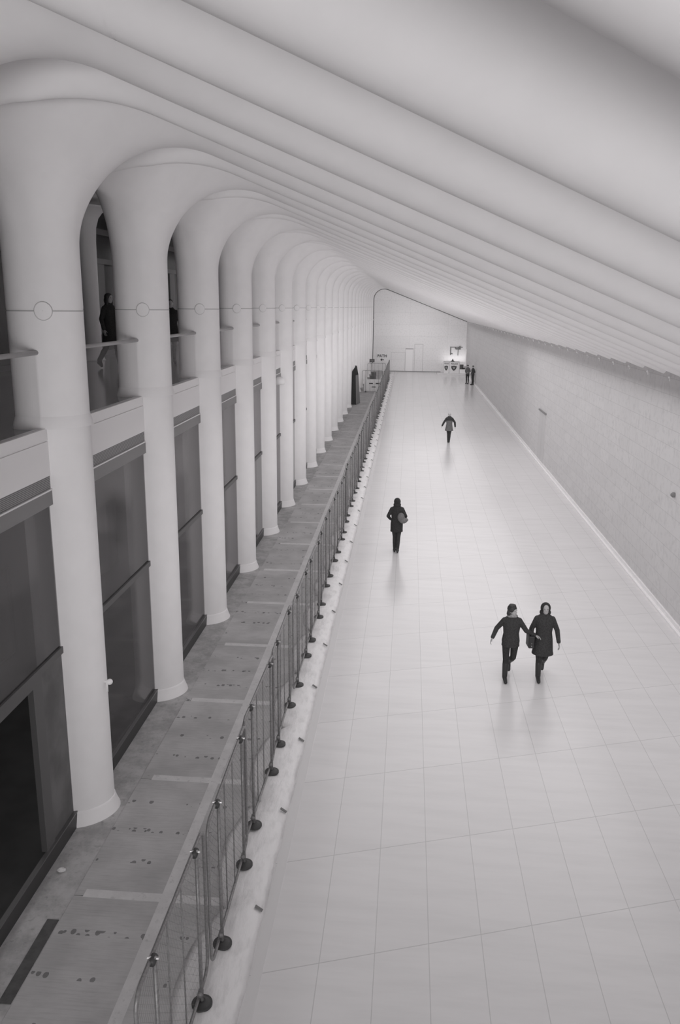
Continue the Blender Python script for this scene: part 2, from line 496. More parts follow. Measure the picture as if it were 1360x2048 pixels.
def to_world(P, y0):
    R = P.copy(); R[:, 1] = P[:, 1] + T * (P[:, 0] - XC) + y0; return R
def pick(mask):
    q = NQ[mask]; u, inv = np.unique(q, return_inverse=True)
    return NP_[u], inv.reshape(q.shape), NN[u]
fc = NP_[NQ].mean(1)
is_col = (fc[:, 2] < 9.12) & (fc[:, 0] < -3.4)
def np_mesh(name, P, Q, N, mat):
    me = bpy.data.meshes.new(name)
    me.vertices.add(len(P)); me.vertices.foreach_set('co', P.astype(np.float32).ravel())
    me.loops.add(Q.size); me.loops.foreach_set('vertex_index', Q.astype(np.int32).ravel())
    me.polygons.add(len(Q)); me.polygons.foreach_set('loop_start', np.arange(0, Q.size, Q.shape[1], dtype=np.int32))
    me.polygons.foreach_set('loop_total', np.full(len(Q), Q.shape[1], np.int32))
    me.polygons.foreach_set('use_smooth', np.ones(len(Q), bool))
    me.update(calc_edges=True); me.validate()
    me.materials.append(M[mat])
    me.normals_split_custom_set_from_vertices([tuple(n) for n in N])
    return me
def orient(P, Q, N):
    a, b, c = P[Q[:, 0]], P[Q[:, 1]], P[Q[:, 2]]
    fn = np.cross(b - a, c - a); s = (fn * N[Q].mean(1)).sum(1) < 0
    Q = Q.copy(); Q[s] = Q[s][:, ::-1]; return Q
# ceiling: the sloping height field plus the upper part of every bay
K0, K1 = -3, 23
Ps, Qs, Ns = [], [], []; off = 0
cp, cq, cn = pick(~is_col)
for k in range(K0, K1 + 1):
    P = to_world(cp, Y1 + PER * (k - 1)); N = shear_n(cn)
    Ps.append(P); Qs.append(orient(P, cq, N) + off); Ns.append(N); off += len(P)
xs = np.concatenate([[-1.98, -1.92], np.arange(-1.8, 6.9, .3)]); vv = np.arange(Y1 + PER * (K0 - 1.5) - 6, Y1 + PER * (K1 - .5) + .05, PER / 48)
GX, GV = np.meshgrid(xs, vv, indexing='ij')
W2 = sstep((GX + 4.4) / 3.6); hv_ = wave(GV - Y1, W2)
GZ = 5.95 + SL * (6.7 - GX) + hv_ / CO
GZ[0] += .012
e_ = 1e-3; dh = (wave(GV - Y1 + e_, W2) - wave(GV - Y1 - e_, W2)) / (2 * e_) / CO
dx_ = (wave(GV - Y1, sstep((GX + e_ + 4.4) / 3.6)) - wave(GV - Y1, sstep((GX - e_ + 4.4) / 3.6))) / (2 * e_) / CO
P = np.stack([GX, GV + T * (GX - XC), GZ], -1).reshape(-1, 3)
N = np.stack([-(SL + 0 * dh), -dh, -np.ones_like(dh)], -1).reshape(-1, 3); N[:, 1] = -N[:, 1]; N[:, 0] = -SL + dx_.ravel()
N = shear_n(N / np.linalg.norm(N, axis=1)[:, None])
a, b = len(xs), len(vv); ii = np.arange(a * b).reshape(a, b)
Q = np.stack([ii[:-1, :-1], ii[1:, :-1], ii[1:, 1:], ii[:-1, 1:]], -1).reshape(-1, 4)
Ps.append(P); Qs.append(orient(P, Q, N) + off); Ns.append(N)
me = np_mesh('ceiling', np.concatenate(Ps), np.concatenate(Qs), np.concatenate(Ns), 'plaster')
co = bpy.data.objects.new('ceiling', me); COL.objects.link(co); tag(co, kind='structure')

# one column: shaft up to the joint, branching head above it
def stadium(r, n=14, xr=-4.87):
    pts = []
    for i in range(n + 1):
        t = -PI / 2 + PI * i / n; pts.append((XC + r * math.cos(t), r * math.sin(t)))
    for i in range(n + 1):
        t = PI / 2 + PI * i / n; pts.append((xr + r * math.cos(t), r * math.sin(t)))
    return pts
def shaft(zr, mbv=None):
    mb = MB(); L = None
    for z, r in zr:
        pts = stadium(r); L = len(pts)
        mb.v += [(x, y + T * (x - XC), z) for x, y in pts]
    for j in range(len(zr) - 1):
        for i in range(L): mb.f.append((j * L + i, j * L + (i + 1) % L, (j + 1) * L + (i + 1) % L, (j + 1) * L + i))
    return mb, L
P, Q, N = pick(is_col)
P = to_world(P, 0); N = shear_n(N); Q = orient(P, Q, N)
sm, L = shaft([(.2, .352), (.5, .35), (3, .35), (5, .35), (7.0, .35), (7.51, .35), (7.56, .34)])
sp = np.array(sm.v); sq = np.array(sm.f)
ring = np.array([(x, y) for x, y in stadium(1.0)])
sn = []
for j in range(len(sp) // L):
    pts = stadium(.35)
    for i in range(L):
        x, y = pts[i]; cx = XC if i <= 14 else -4.87
        n = np.array([x - cx, y, 0]); sn.append(n / np.linalg.norm(n))
sn = shear_n(np.array(sn)); sq = orient(sp, sq, sn)
me = np_mesh('column_body', np.concatenate([P, sp]), np.concatenate([Q, sq + len(P)]), np.concatenate([N, sn]), 'plaster')
col0 = empty('column', (0, Y1, 0), 0, 'x', 'column', 'white branching columns along the left side')
cb = bpy.data.objects.new('column_body', me); COL.objects.link(cb); cb.parent = col0
mb, _ = shaft([(0, .425), (.05, .415), (.12, .39), (.20, .366), (.235, .36), (.24, .35)]); mb.build('column_base', 'plaster', col0, smooth=True)
mb, _ = shaft([(5.98, .39), (6.04, .38), (6.12, .358), (6.14, .35)]); mb.build('column_base', 'plaster', col0, smooth=True)
mb, _ = shaft([(7.492, .349), (7.492, .353), (7.508, .353), (7.508, .349)])
mb.build('joint_line', 'joint', col0)
# round cover plate on the near flank: ring groove + disc
def flank(x, off):            # point on the near flank of the shaft
    q = max(x - XC, 0); y = -math.sqrt(.35 ** 2 - q * q) - off
    return y + T * (x - XC)
xc = -4.68; n = 40
rg = MB().path([(xc + .102 * math.cos(2 * PI * i / n), flank(xc + .102 * math.cos(2 * PI * i / n), .001), 7.5 + .117 * math.sin(2 * PI * i / n)) for i in range(n)], .0045, 6, True)
rg.build('cover_ring', 'joint', col0)
vs = []; m = 8
for q in range(m + 1):
    for i in range(n):
        x = xc + .100 * q / m * math.cos(2 * PI * i / n); vs.append((x, flank(x, .005), 7.5 + .115 * q / m * math.sin(2 * PI * i / n)))
fs = [(q * n + i, q * n + (i + 1) % n, (q + 1) * n + (i + 1) % n, (q + 1) * n + i) for q in range(m) for i in range(n)]
dc = MB().add(vs, fs).build('cover_plate', 'plaster', col0, smooth=True)
so = dc.modifiers.new('thickness', 'SOLIDIFY'); so.thickness = .012
index_kids()
NCOL = 23
for i in range(NCOL + 1):                      # i = 0 stands just outside the left edge, its head is in view
    o = col0 if i == 0 else copy_tree(col0)
    o.location = (0, Y1 + PER * (i - 1), 0)
    if i == 0: retag(o, 'white column nearest the camera at the left edge, only its spreading head in view')
    else: retag(o, 'white branching column, %s from the camera of those standing on the ground strip' % ordn(i))

# ---------------------------------------------------------------- shopfronts between the columns
XG = -4.78
def shopfront(i):
    ya = Y1 + PER * (i - 1) + .30 ; yb = Y1 + PER * i - .36
    names = {0: 'dark shopfront at the left edge with an open black doorway, before the first column'}
    lab = names.get(i, 'smoked glass shopfront bay between the %s and %s columns' % (ordn(max(i, 1)), ordn(i + 1)))
    if i == 0: ya = 4.5
    r = empty('shopfront', (XG, (ya + yb) / 2, 0), 0, lab, 'shopfront', 'shopfront bays between the columns')
    y0, y1 = ya - (ya + yb) / 2, yb - (ya + yb) / 2
    box('plinth', (-.03, .05, y0, y1, 0, .24), 'dark', r)
    MB().box(-.01, .055, y0, y1, .24, .26).build('sill_strip', plain('sill_metal', 110, .3, .6) if 'sill' not in M else M['sill'], r)
    p = box('header_beam', (-.05, .045, y0, y1, 4.96, 5.16), 'beam' if i else 'beam', r)
    box('ledge', (-.02, .055, y0, y1, 5.16, 5.18), 'white', r)
    box('grille', (-.05, .03, y0, y1, 5.18, 5.36), 'grille', r)
    box('transom', (-.03, .03, y0, y1, 2.80, 2.90), 'beamdark', r)
    box('upper_pane', (-.012, 0, y0, y1, 2.90, 4.96), 'shopglass', r)
    if i == 0:      # open doorway with a grey reveal
        box('lower_pane', (-.012, 0, y0, 1.2 + y0 if False else y0 + 1.0, .26, 2.8), 'shopglass', r)
        yy = 9.45 - (ya + yb) / 2
        box('door_jamb', (-.06, .02, yy, yy + .26, .26, 2.80), 'beamdark', r)
        box('side_panel', (-.05, .0, yy + .28, y1, .26, 2.80), plain('grey_side_panel', 104, .7, 0, 1.5, .12), r)
        box('door_head', (-.06, .02, y0 + 1.0, yy, 2.70, 2.80), 'beamdark', r)
    elif i in (4, 6):
        box('lower_pane', (-.012, 0, y0, y1 - .95, .26, 2.8), 'shopglass', r)
        box('side_panel', (-.03, .0, y1 - .93, y1, .26, 2.80), plain('pale_side_panel', 158 if i == 4 else 190, .7), r)
    else:
        box('lower_pane', (-.012, 0, y0, y1, .26, 2.8), 'shopglass', r)
    # frame seen faintly behind the upper glass
    if i < 5:
        a, b = y0 + (.9 if i != 2 else 2.0) + .3, y1 - .5
        f = MB()
        for (p, q) in ((a, a + .03), (a + .42 * (b - a), a + .42 * (b - a) + .025), (a + .75 * (b - a), a + .75 * (b - a) + .09), (b - .03, b)): f.box(-.42, -.39, p, q, 3.0, 4.22)
        f.box(-.42, -.39, a, b, 4.19, 4.22).box(-.42, -.39, a, b, 3.0, 3.03)
        f.box(-.47, -.43, a + .45 * (b - a), a + .7 * (b - a), 3.2, 4.15)
        f.build('inner_frame', 'black', r)
    return r
M['sill'] = plain('sill_metal', 120, .3, .6)
for i in range(NCOL): shopfront(i)

# balustrades on the mezzanine edge
def balustrade(i):
    ya = Y1 + PER * (i - 1) + .30; yb = Y1 + PER * i - .345
    if i == 0: ya = 4.5
    ym = (ya + yb) / 2; y0, y1 = ya - ym, yb - ym
    lab = 'glass balustrade with metal handrail at the left edge, before the first column' if i == 0 else \
          'glass balustrade with metal handrail between the %s and %s columns' % (ordn(i), ordn(i + 1))
    r = empty('balustrade', (-4.80, ym, 5.99), 0, lab, 'railing', 'glass balustrades on the mezzanine edge')
    box('glass_pane', (-.008, .008, y0, y1, 0, .97), 'clearglass', r)
    MB().path([(0, y0, .985), (0, y1, .985)], .032, 12).build('handrail', 'rail', r, smooth=True)
    box('edge_strip', (-.014, .014, y1 - .022, y1, 0, .96), 'beamdark', r)
for i in range(NCOL): balustrade(i)

# inner row of slim mezzanine columns
def inner_column(k):
    r = []
    for z, q in ((0, .40), (.05, .36), (.3, .31), (1, .29), (2.4, .29), (3.3, .30), (3.7, .33), (3.95, .42), (4.1, .55), (4.2, .75), (4.24, .9)): r.append((0, 0, z, q * .8, q))
    o = MB().loft(r).build('inner_column', 'plaster', smooth=True, loc=(-9.2, 23.75 + PER * k, 5.98))
    tag(o, 'x', 'column', 'slim white columns at the back of the mezzanine'); return o
for k, lab in ((0, 'slim white mezzanine column seen through the arch between the first and second columns'),
               (1, 'slim white mezzanine column set one bay further back, mostly hidden behind the second column')):
    retag(inner_column(k), lab)
lampm = MB().loft([(0, 0, 0, .10, .10), (0, 0, .05, .17, .17), (0, 0, .13, .2, .2), (0, 0, .2, .17, .17), (0, 0, .24, .08, .08)])
o = lampm.build('dome_camera', 'white', smooth=True, loc=(-9.62, 24.9, 9.1)); tag(o, 'white dome camera fixed high on the dark mezzanine wall', 'camera')

# ---------------------------------------------------------------- ground strip beside the shopfronts
o = box('concrete_strip', (-4.78, -4.20, -4, YEND, 0, .012), 'concrete'); tag(o, 'stained concrete strip running along the foot of the shopfronts', 'paving')
o = box('dark_mat', (-4.36, -4.21, 7.2, 8.5, .012, .02), 'darkpatch'); tag(o, 'narrow dark strip lying on the concrete at the bottom left corner', 'mat')
SH = 2.765; YS = 8.95
for k in range(-2, 33):
    ya = YS + SH * k
    o = box('plywood_sheet', (-4.195, -2.13, ya + .006, min(ya + SH - .006, YEND), 0, .02), 'ply')
    n = k + 3
    tag(o, 'scuffed plywood floor sheet, %s from the camera, lying beside the columns' % ordn(n), 'board', 'plywood sheets covering the ground strip')
tp = empty('floor_tape', (-2.97, 8, .02), 0, 'pale tape grid stuck over the joints of the plywood sheets', 'tape')
MB().box(-.075, .075, -12, YEND - 8, 0, .003).build('long_strip', 'tape', tp)
for k in range(-1, 33):
    y = YS + SH * k - 8
    w_ = .13 if k < 12 else .07
    MB().box(-1.12 + .12 * random.random(), .80, y - .02, y + w_, 0, .0022).build('cross_strip', 'tape', tp)

# plastic sheet drawn over the edge of the boards, with a scalloped inner edge
def sheet():
    mb = MB(); ys = np.arange(-3, YEND - 5, .09); n = 9
    for y in ys:
        sc_ = abs(math.sin(PI * (y - 8.9) / 2.33)) ** .6
        xe = -2.12 - .34 * sc_ + .008 * math.sin(y * 9)
        for j in range(n):
            t = j / (n - 1); x = xe + (-1.655 - xe) * t
            z = .026 + .075 * math.sin(PI * min(1, t * 1.05)) ** .8 + .012 * math.sin(7 * y + 4 * t) * math.sin(PI * t) + .01 * math.sin(23 * y + 9 * t) * math.sin(PI * t)
            if j == n - 1: z = .004; x = -1.648 + .006 * math.sin(y * 5)
            mb.v.append((x, y, z))
    R = len(ys)
    mb.f = [(i * n + j, (i) * n + j + 1, (i + 1) * n + j + 1, (i + 1) * n + j) for i in range(R - 1) for j in range(n - 1)]
    o = mb.build('plastic_sheet', 'sheet', smooth=True)
    s_ = o.modifiers.new('thickness', 'SOLIDIFY'); s_.thickness = .004; s_.offset = -1
    tag(o, 'long wrinkled white plastic sheet covering the kerb under the barriers', 'sheet')
sheet()
tie0 = None
for k in range(40):
    y = 8.877 + 2.127 * k
    if y > 92: break
    if tie0 is None:
        tie0 = MB().box(-.06, .05, -.02, .02, 0, .016).build('strap', plain('strap_grey', 120, .7)); o = tie0
    else:
        o = tie0.copy(); COL.objects.link(o)
    o.location = (-1.715, y, .062); o.rotation_euler = (0, .5, -.15)
    tag(o, 'small dark strap pinning the white plastic sheet, %s from the camera' % ordn(k + 1), 'strap', 'straps along the outer edge of the plastic sheet')
pm = MB(); rr = random.Random(3)
pm.ell((0, 0, .025), (.055, .04, .028), None, 9, 6)
pm.v = [(x * rr.uniform(.6, 1.3), y * rr.uniform(.6, 1.3), max(.0, z * rr.uniform(.7, 1.3))) for x, y, z in pm.v]
o = pm.build('crumpled_paper', 'paper', loc=(-4.555, 9.39, .012)); tag(o, 'small crumpled white paper lying on the concrete beside the shopfront', 'paper')

# ---------------------------------------------------------------- fence of mesh barrier panels
def panel(width=2.30, h=1.95):
    r = empty('barrier_panel', (0, 0, 0))
    hw = width / 2; z0, z1 = .10, h; c = .16; pts = []
    for (cy, cz, a0) in ((hw - c, z1 - c, 0), (-hw + c, z1 - c, 90), (-hw + c, z0 + c, 180), (hw - c, z0 + c, 270)):
        for a in range(0, 91, 15):
            t = math.radians(a0 + a); pts.append((0, cy + c * math.cos(t), cz + c * math.sin(t)))
    MB().path(pts, .019, 8, True).build('frame', 'steel', r, smooth=True)
    # woven wire
    m = MB(); s = .068
    def clip(y, z, dy, dz):      # line through the panel rectangle
        ts = []
        lo, hi = -1e9, 1e9
        for p, d, a, b in ((y, dy, -hw + .02, hw - .02), (z, dz, z0 + .02, z1 - .02)):
            t0, t1 = (a - p) / d, (b - p) / d
            if t0 > t1: t0, t1 = t1, t0
            lo, hi = max(lo, t0), min(hi, t1)
        return (lo, hi) if hi > lo + .03 else None
    k = -hw - h
    while k < hw + h:
        for sg in (1, -1):
            c_ = clip(k, 1.05, sg * .7071, .7071)
            if c_:
                p0 = (.004 * sg, k + sg * .7071 * c_[0], 1.05 + .7071 * c_[0]); p1 = (.004 * sg, k + sg * .7071 * c_[1], 1.05 + .7071 * c_[1])
                m.tube(p0, p1,   .0010, n=4, cap=False)
        k += s * 1.414
    m.build('wire_mesh', 'wire', r)
    for y in (-.725, .725):
        p = MB().path([(.035, y, .02), (.035, y, h + .02)], .021, 10).build('post', 'steel', r, smooth=True)
        MB().loft([(.035, y, .02, .115, .115), (.035, y, .045, .115, .115), (.035, y, .05, .09, .09), (.035, y, .075, .04, .04)]).build('foot', 'clamp', p)
        MB().path([(.02, y - .045, h - .01), (.02, y + .045, h - .01)], .036, 12).build('clamp', 'clamp', p, smooth=True)
        MB().tube((-.03, y, h + .01), (.075, y, h + .01), .013, n=8).build('bolt', 'clampmetal', p)
        MB().path([(.02, y - .04, .17), (.02, y + .04, .17)], .03, 10).build('collar', 'steel', p, smooth=True)
    # a thin middle stay
    MB().path([(0, -.24, z0), (0, -.24, z1)], .009, 6).build('stay', 'steel', r, smooth=True)
    MB().path([(0, .24, z0), (0, .24, z1)], .009, 6).build('stay', 'steel', r, smooth=True)
    return r
pan0 = panel(); index_kids()
YP = 8.92 - 2.335
np_ = 0
for k in range(36):
    y = YP + 2.335 * k
    if y > 90: break
    o = pan0 if k == 0 else copy_tree(pan0)
    o.location = (-2.10 + .02 * math.sin(k * 1.7), y, .085); o.rotation_euler = (0, 0, .018 * math.sin(k * 2.3))
    tag(o, 'grey wire mesh barrier panel, %s from the camera in the long fence' % ordn(k + 1), 'barrier', 'mesh barrier panels of the long fence')
def cross_panel(x, y, rz, lab):
    o = copy_tree(pan0); o.location = (x, y, .03); o.rotation_euler = (0, 0, rz); o['label'] = lab; o['group'] = 'mesh barrier panels closing the far end'; o.scale = (1, .80, 1)
cross_panel(-3.24, 74.6, PI / 2 + .02, 'mesh barrier panel set across the strip with a white board behind its lower half')
cross_panel(-3.24, 84.5, PI / 2 - .03, 'mesh barrier panel set across the strip, furthest from the camera')
o = box('white_board', (-4.0, -2.2, 75.2, 75.28, .03, 1.15), 'panelwhite'); tag(o, 'white board with dark marks leaning behind the nearer cross barrier', 'board')
mk = MB(); mk.box(-3.55, -3.2, 75.18, 75.2, .72, .82).box(-2.95, -2.6, 75.18, 75.2, .72, .82).box(-3.3, -2.95, 75.18, 75.2, .42, .5)
m_ = mk.build('mark', 'sign'); m_.parent = o
o = MB().box(-.28, .28, -.2, .2, 0, .3).box(-.12, .3, -.1, .1, .3, .62).build('tool_box', 'dark', loc=(-3.35, 79.5, .02)); tag(o, 'dark equipment box standing behind the cross barrier', 'box')
o.location = (-3.3, 77.0, 1.0)
st = MB().box(-.35, .35, -.25, .25, 0, .04)
for a, b in ((-.3, -.2), (.3, -.2), (-.3, .2), (.3, .2)): st.tube((a, b, -.98), (a, b, 0), .02, n=8)
o2 = st.build('trestle', 'steel', loc=(-3.3, 77.0, 1.0)); tag(o2, 'grey trestle table behind the cross barrier', 'table'); o.location = (-3.3, 77.0, 1.04)

# dark tapering totem leaning at the columns
kt = empty('totem', (-4.1, 65.2, .02), 0, 'tall dark tapering wrapped totem standing by the far columns', 'totem')
MB().add([(-.36, -.25, 0), (.05, -.3, 0), (.02, .35, 0), (-.36, .35, 0), (-.33, -.15, 2.55), (-.05, -.2, 2.95), (-.05, .25, 3.0), (-.33, .25, 2.6)],
         [(0, 3, 2, 1), (4, 5, 6, 7), (0, 1, 5, 4), (1, 2, 6, 5), (2, 3, 7, 6), (3, 0, 4, 7)]).build('body', 'coat', kt)
MB().add([(.05, -.31, .05), (.30, .6, .05), (.14, .5, 2.3), (.0, -.22, 2.3), (.03, -.33, .05), (.27, .62, .05), (.10, .52, 2.3), (-.03, -.24, 2.3)],
         [(0, 1, 2, 3), (7, 6, 5, 4), (0, 4, 5, 1), (1, 5, 6, 2), (2, 6, 7, 3), (3, 7, 4, 0)]).build('face_panel', plain('totem_grey', 118, .7), kt)
MB().add([(.0, -.22, 2.3), (.14, .5, 2.3), (.02, .2, 3.02), (-.06, -.18, 3.05), (-.03, -.24, 2.3), (.10, .52, 2.3), (-.02, .2, 3.02), (-.1, -.18, 3.05)],
         [(0, 1, 2, 3), (7, 6, 5, 4), (0, 4, 5, 1), (1, 5, 6, 2), (2, 6, 7, 3), (3, 7, 4, 0)]).build('top_panel', 'coat2', kt)

# ---------------------------------------------------------------- right wall details
o = MB().box(6.66, 6.72, 40.35, 42.5, 2.56, 2.63).build('lintel', 'beam'); 
d1 = empty('door_1', (6.72, 41.4, 0)); d1['kind'] = 'structure'
o.parent = d1; o.matrix_parent_inverse = Matrix.Translation((-6.72, -41.4, 0)); 
s_ = MB()
for y in (-.9, 0, .9): s_.box(-.012, 0, y - .012, y + .012, 0, 2.56)
s_.build('door_seam', 'seam', d1)
MB().box(-.012, 0, -.88, .88, .02, 2.54).build('door_leaf', plain('leaf_grey', 214, .6), d1)
o = MB().loft([(0, 0, 0, .06, .06), (0, 0, .05, .07, .07), (0, 0, .10, .03, .03)]).build('wall_sensor', plain('sensor_grey', 130, .6), loc=(6.70, 20.6, 3.06)); o.rotation_euler = (0, -PI / 2, 0); o.location = (6.72, 20.6, 3.1)
tag(o, 'small grey round sensor on the right stone wall', 'sensor')
br0 = None
for k in range(44):
    y = 17.9 + PER / 2 * k
    if y > 98: break
    if br0 is None:
        br0 = MB().ell((-.02, 0, 0), (.035, .028, .035), None, 12, 8).box(-.012, .02, -.012, .012, -.10, 0).build('rib_bracket', 'panelwhite', smooth=True); o = br0
    else: o = br0.copy(); COL.objects.link(o)
    o.location = (6.70, y, 5.90)
    tag(o, 'small white bracket under a rib end on the right wall, %s from the camera' % ordn(k + 1), 'bracket', 'rib brackets along the top of the right wall')

# knob on the first column, small lamp by the fifth
o = MB().ell((.03, 0, 0), (.045, .045, .045)).tube((-.05, 0, 0), (.03, 0, 0), .02).tube((-.01, 0, -.16), (-.01, 0, 0), .012).build('wall_camera', 'white', smooth=True, loc=(-4.31, 10.86, 2.16)); tag(o, 'small white camera knob on the shaft of the first column', 'camera')
o = MB().loft([(0, 0, 0, .16, .12), (0, 0, .06, .2, .15), (0, 0, .2, .18, .14), (0, 0, .28, .1, .08)]).build('dome_camera', 'white', smooth=True, loc=(-4.62, 29.5, 4.82)); tag(o, 'white dome camera on the shopfront between the fifth and sixth columns', 'camera')

# ---------------------------------------------------------------- end wall details
dd = empty('door_2', (.6, YEND, 0)); dd['kind'] = 'structure'
def outline(mb, x0, x1, z0, z1, y=-.02, w_=.04):
    mb.box(x0, x0 + w_, y, 0, z0, z1).box(x1 - w_, x1, y, 0, z0, z1).box(x0, x1, y, 0, z1 - w_, z1)
m_ = MB(); outline(m_, .02, 1.05, 0, 3.27); m_.build('door_seam', plain('end_seam', 182, .8), dd)
dd2 = empty('door_3', (-1.4, YEND, 0)); dd2['kind'] = 'structure'
m_ = MB(); outline(m_, -.75, .95, 0, 2.30); outline(m_, .95, 1.9, 0, 2.7); m_.build('door_seam', M['seam'], dd2)
MB().box(.98, 1.9, -.05, 0, 2.66, 2.74).build('door_head', 'beam', dd2)
box('door_leaf', (1.0, 1.86, -.012, 0, 0, 2.64), plain('door_grey', 228, .6), dd2)
tag(MB().box(-2.6, 3.8, YEND - .05, YEND, 0, .09).build('baseboard_end', 'beam'), kind='structure')
pr = []
for t in np.linspace(0, 1, 9): pr.append((-4.35, YEND - .05, 1 + t * (CZ - 1)))
for t in np.linspace(0, 1, 14)[1:]:
    a_ = PI - t * (PI - math.atan2(CO, SI)); pr.append((CX + RAD * math.cos(a_), YEND - .05, CZ + RAD * math.sin(a_)))
pr.append((6.70, YEND - .05, 5.95))
tag(MB().path(pr, .06, 6).build('trim_4', 'beamdark'), kind='structure')
# PATH sign with arrow, and the dark box sign
def text(s, size, loc, mat, parent, name='lettering', depth=.01):
    cu = bpy.data.curves.new(name, 'FONT'); cu.body = s; cu.size = size; cu.align_x = 'CENTER'; cu.align_y = 'CENTER'; cu.extrude = depth; cu.offset = size * .02
    t = bpy.data.objects.new(name + '_c', cu); COL.objects.link(t)
    dg = bpy.context.evaluated_depsgraph_get(); me = bpy.data.meshes.new_from_object(t.evaluated_get(dg))
    bpy.data.objects.remove(t)
    o = bpy.data.objects.new(name, me); COL.objects.link(o); me.materials.clear(); me.materials.append(M[mat]); o.parent = parent
    o.location = loc; o.rotation_euler = (PI / 2, 0, 0); return o
ps = empty('direction_sign', (-3.2, YEND - .08, 1.5), 0, 'sign on the far end wall reading PATH over a left arrow', 'sign')
text('PATH', .46, (0, -.05, .32), 'sign', ps)
MB().add([(-.22, -.05, -.12), (.0, -.05, .06), (.0, -.05, -.3), (-.22, .0, -.12), (0, 0, .06), (0, 0, -.3)], [(0, 1, 2), (3, 5, 4), (0, 3, 4, 1), (1, 4, 5, 2), (2, 5, 3, 0)]).box(-.02, .22, -.05, 0, -.155, -.085).build('arrow', 'sign', ps)
box('back_panel', (-.62, .62, 0, .08, -.35, .62), 'panelwhite', ps)
bs = empty('box_sign', (-4.5, 96, 1.5), 0, 'small dark sign with pale bars left of the PATH sign', 'sign')
bs.location = (-4.15, 94, 1.62)
box('panel', (-.28, .28, 0, .08, -.17, .17), 'sign', bs)
m_ = MB()
for k in range(5): m_.box(-.22 + .095 * k, -.17 + .095 * k, -.012, 0, -.1, .1)
m_.build('bar', 'beam', bs)
MB().tube((0, .04, -1.6), (0, .04, -.15), .025).build('post', 'steel', bs)

# help booth with shields
bt = empty('booth', (5.0, 97, 0), 0, 'white police booth with two dark shields at the far right corner', 'booth')
box('base_step', (-1.7, 1.68, -.7, .9, 0, .14), 'panelwhite', bt, .02)
box('side_cabinet', (-.95, -.35, -.32, .5, .14, 1.45), 'panelwhite', bt, .02)
box('front_cabinet', (-.33, .82, -.36, .5, .14, 1.42), 'panelwhite', bt, .02)
box('counter', (-1.0, .86, -.40, .55, 1.42, 1.47), 'seam', bt)
box('right_cabinet', (.84, 1.62, -.2, .5, .14, 1.3), 'white', bt, .02)
def shield(x, w_, y, name='shield'):
    P_ = [(-1, .9), (-.55, .82), (0, 1.0), (.55, .82), (1, .9), (1.0, .2), (.75, -.35), (.35, -.8), (0, -1.05), (-.35, -.8), (-.75, -.35), (-1, .2)]
    n = len(P_); vs = [(x + a * w_, y, .74 + b * .29) for a, b in P_] + [(x + a * w_, y + .03, .74 + b * .29) for a, b in P_]
    o = MB().add(vs, [tuple(range(n)), tuple(range(2 * n - 1, n - 1, -1))] + [(i, (i + 1) % n, n + (i + 1) % n, n + i) for i in range(n)]).build(name, 'sign', bt)
    vs = [(x + a * w_ * .5, y - .012, .76 + b * .14) for a, b in P_] + [(x + a * w_ * .5, y, .76 + b * .14) for a, b in P_]
    MB().add(vs, [tuple(range(n)), tuple(range(2 * n - 1, n - 1, -1))] + [(i, (i + 1) % n, n + (i + 1) % n, n + i) for i in range(n)]).build('emblem', 'beam', o)
shield(-.68, .20, -.35); shield(.20, .30, -.39)
text('POLICE', .20, (-.66, -.335, 1.24), 'beamdark', bt).scale = (.72, 1, 1)
text('POLICE', .24, (.24, -.375, 1.22), 'beamdark', bt)
MB().loft([(0, 0, 0, .28, .2), (0, 0, .06, .16, .12), (0, 0, .16, .07, .06), (0, 0, .30, .03, .03)]).build('ornament', 'sign', bt, loc=(.05, .1, 1.47))
MB().box(.88, 1.30, -.24, -.2, .62, 1.16).box(1.2, 1.5, -.24, -.2, .62, .80).build('display', 'dark', bt)
MB().box(1.42, 1.54, -.23, -.2, .7, 1.0).build('leaflet', 'beam', bt)
bp = MB().tube((1.57, .1, .14), (1.57, .1, 2.9), .045).build('pole', 'white', bt)
ov = empty('overhead_frame', (5.6, YEND, 2.9), 0, 'dark bracket frame fixed on the end wall above the booth', 'bracket')
MB().box(-.74, -.64, -.06, 0, -.85, .12).box(-.74, .72, -.05, 0, .02, .09).box(-.66, -.45, -.06, 0, -.75, -.66).build('frame', 'beamdark', ov)
MB().box(-.12, .48, -.12, 0, -.2, -.05).box(-.2, -.1, -.1, 0, -.1, .1).box(.16, .22, -.06, 0, -.9, .12).box(.3, .45, -.1, 0, -.1, .2).build('fitting', 'beamdark', ov)
lp = area('booth_lamp', (5.5, 99.2, 1.35), (math.radians(150), 0, 0), 2.6, .3, 13)

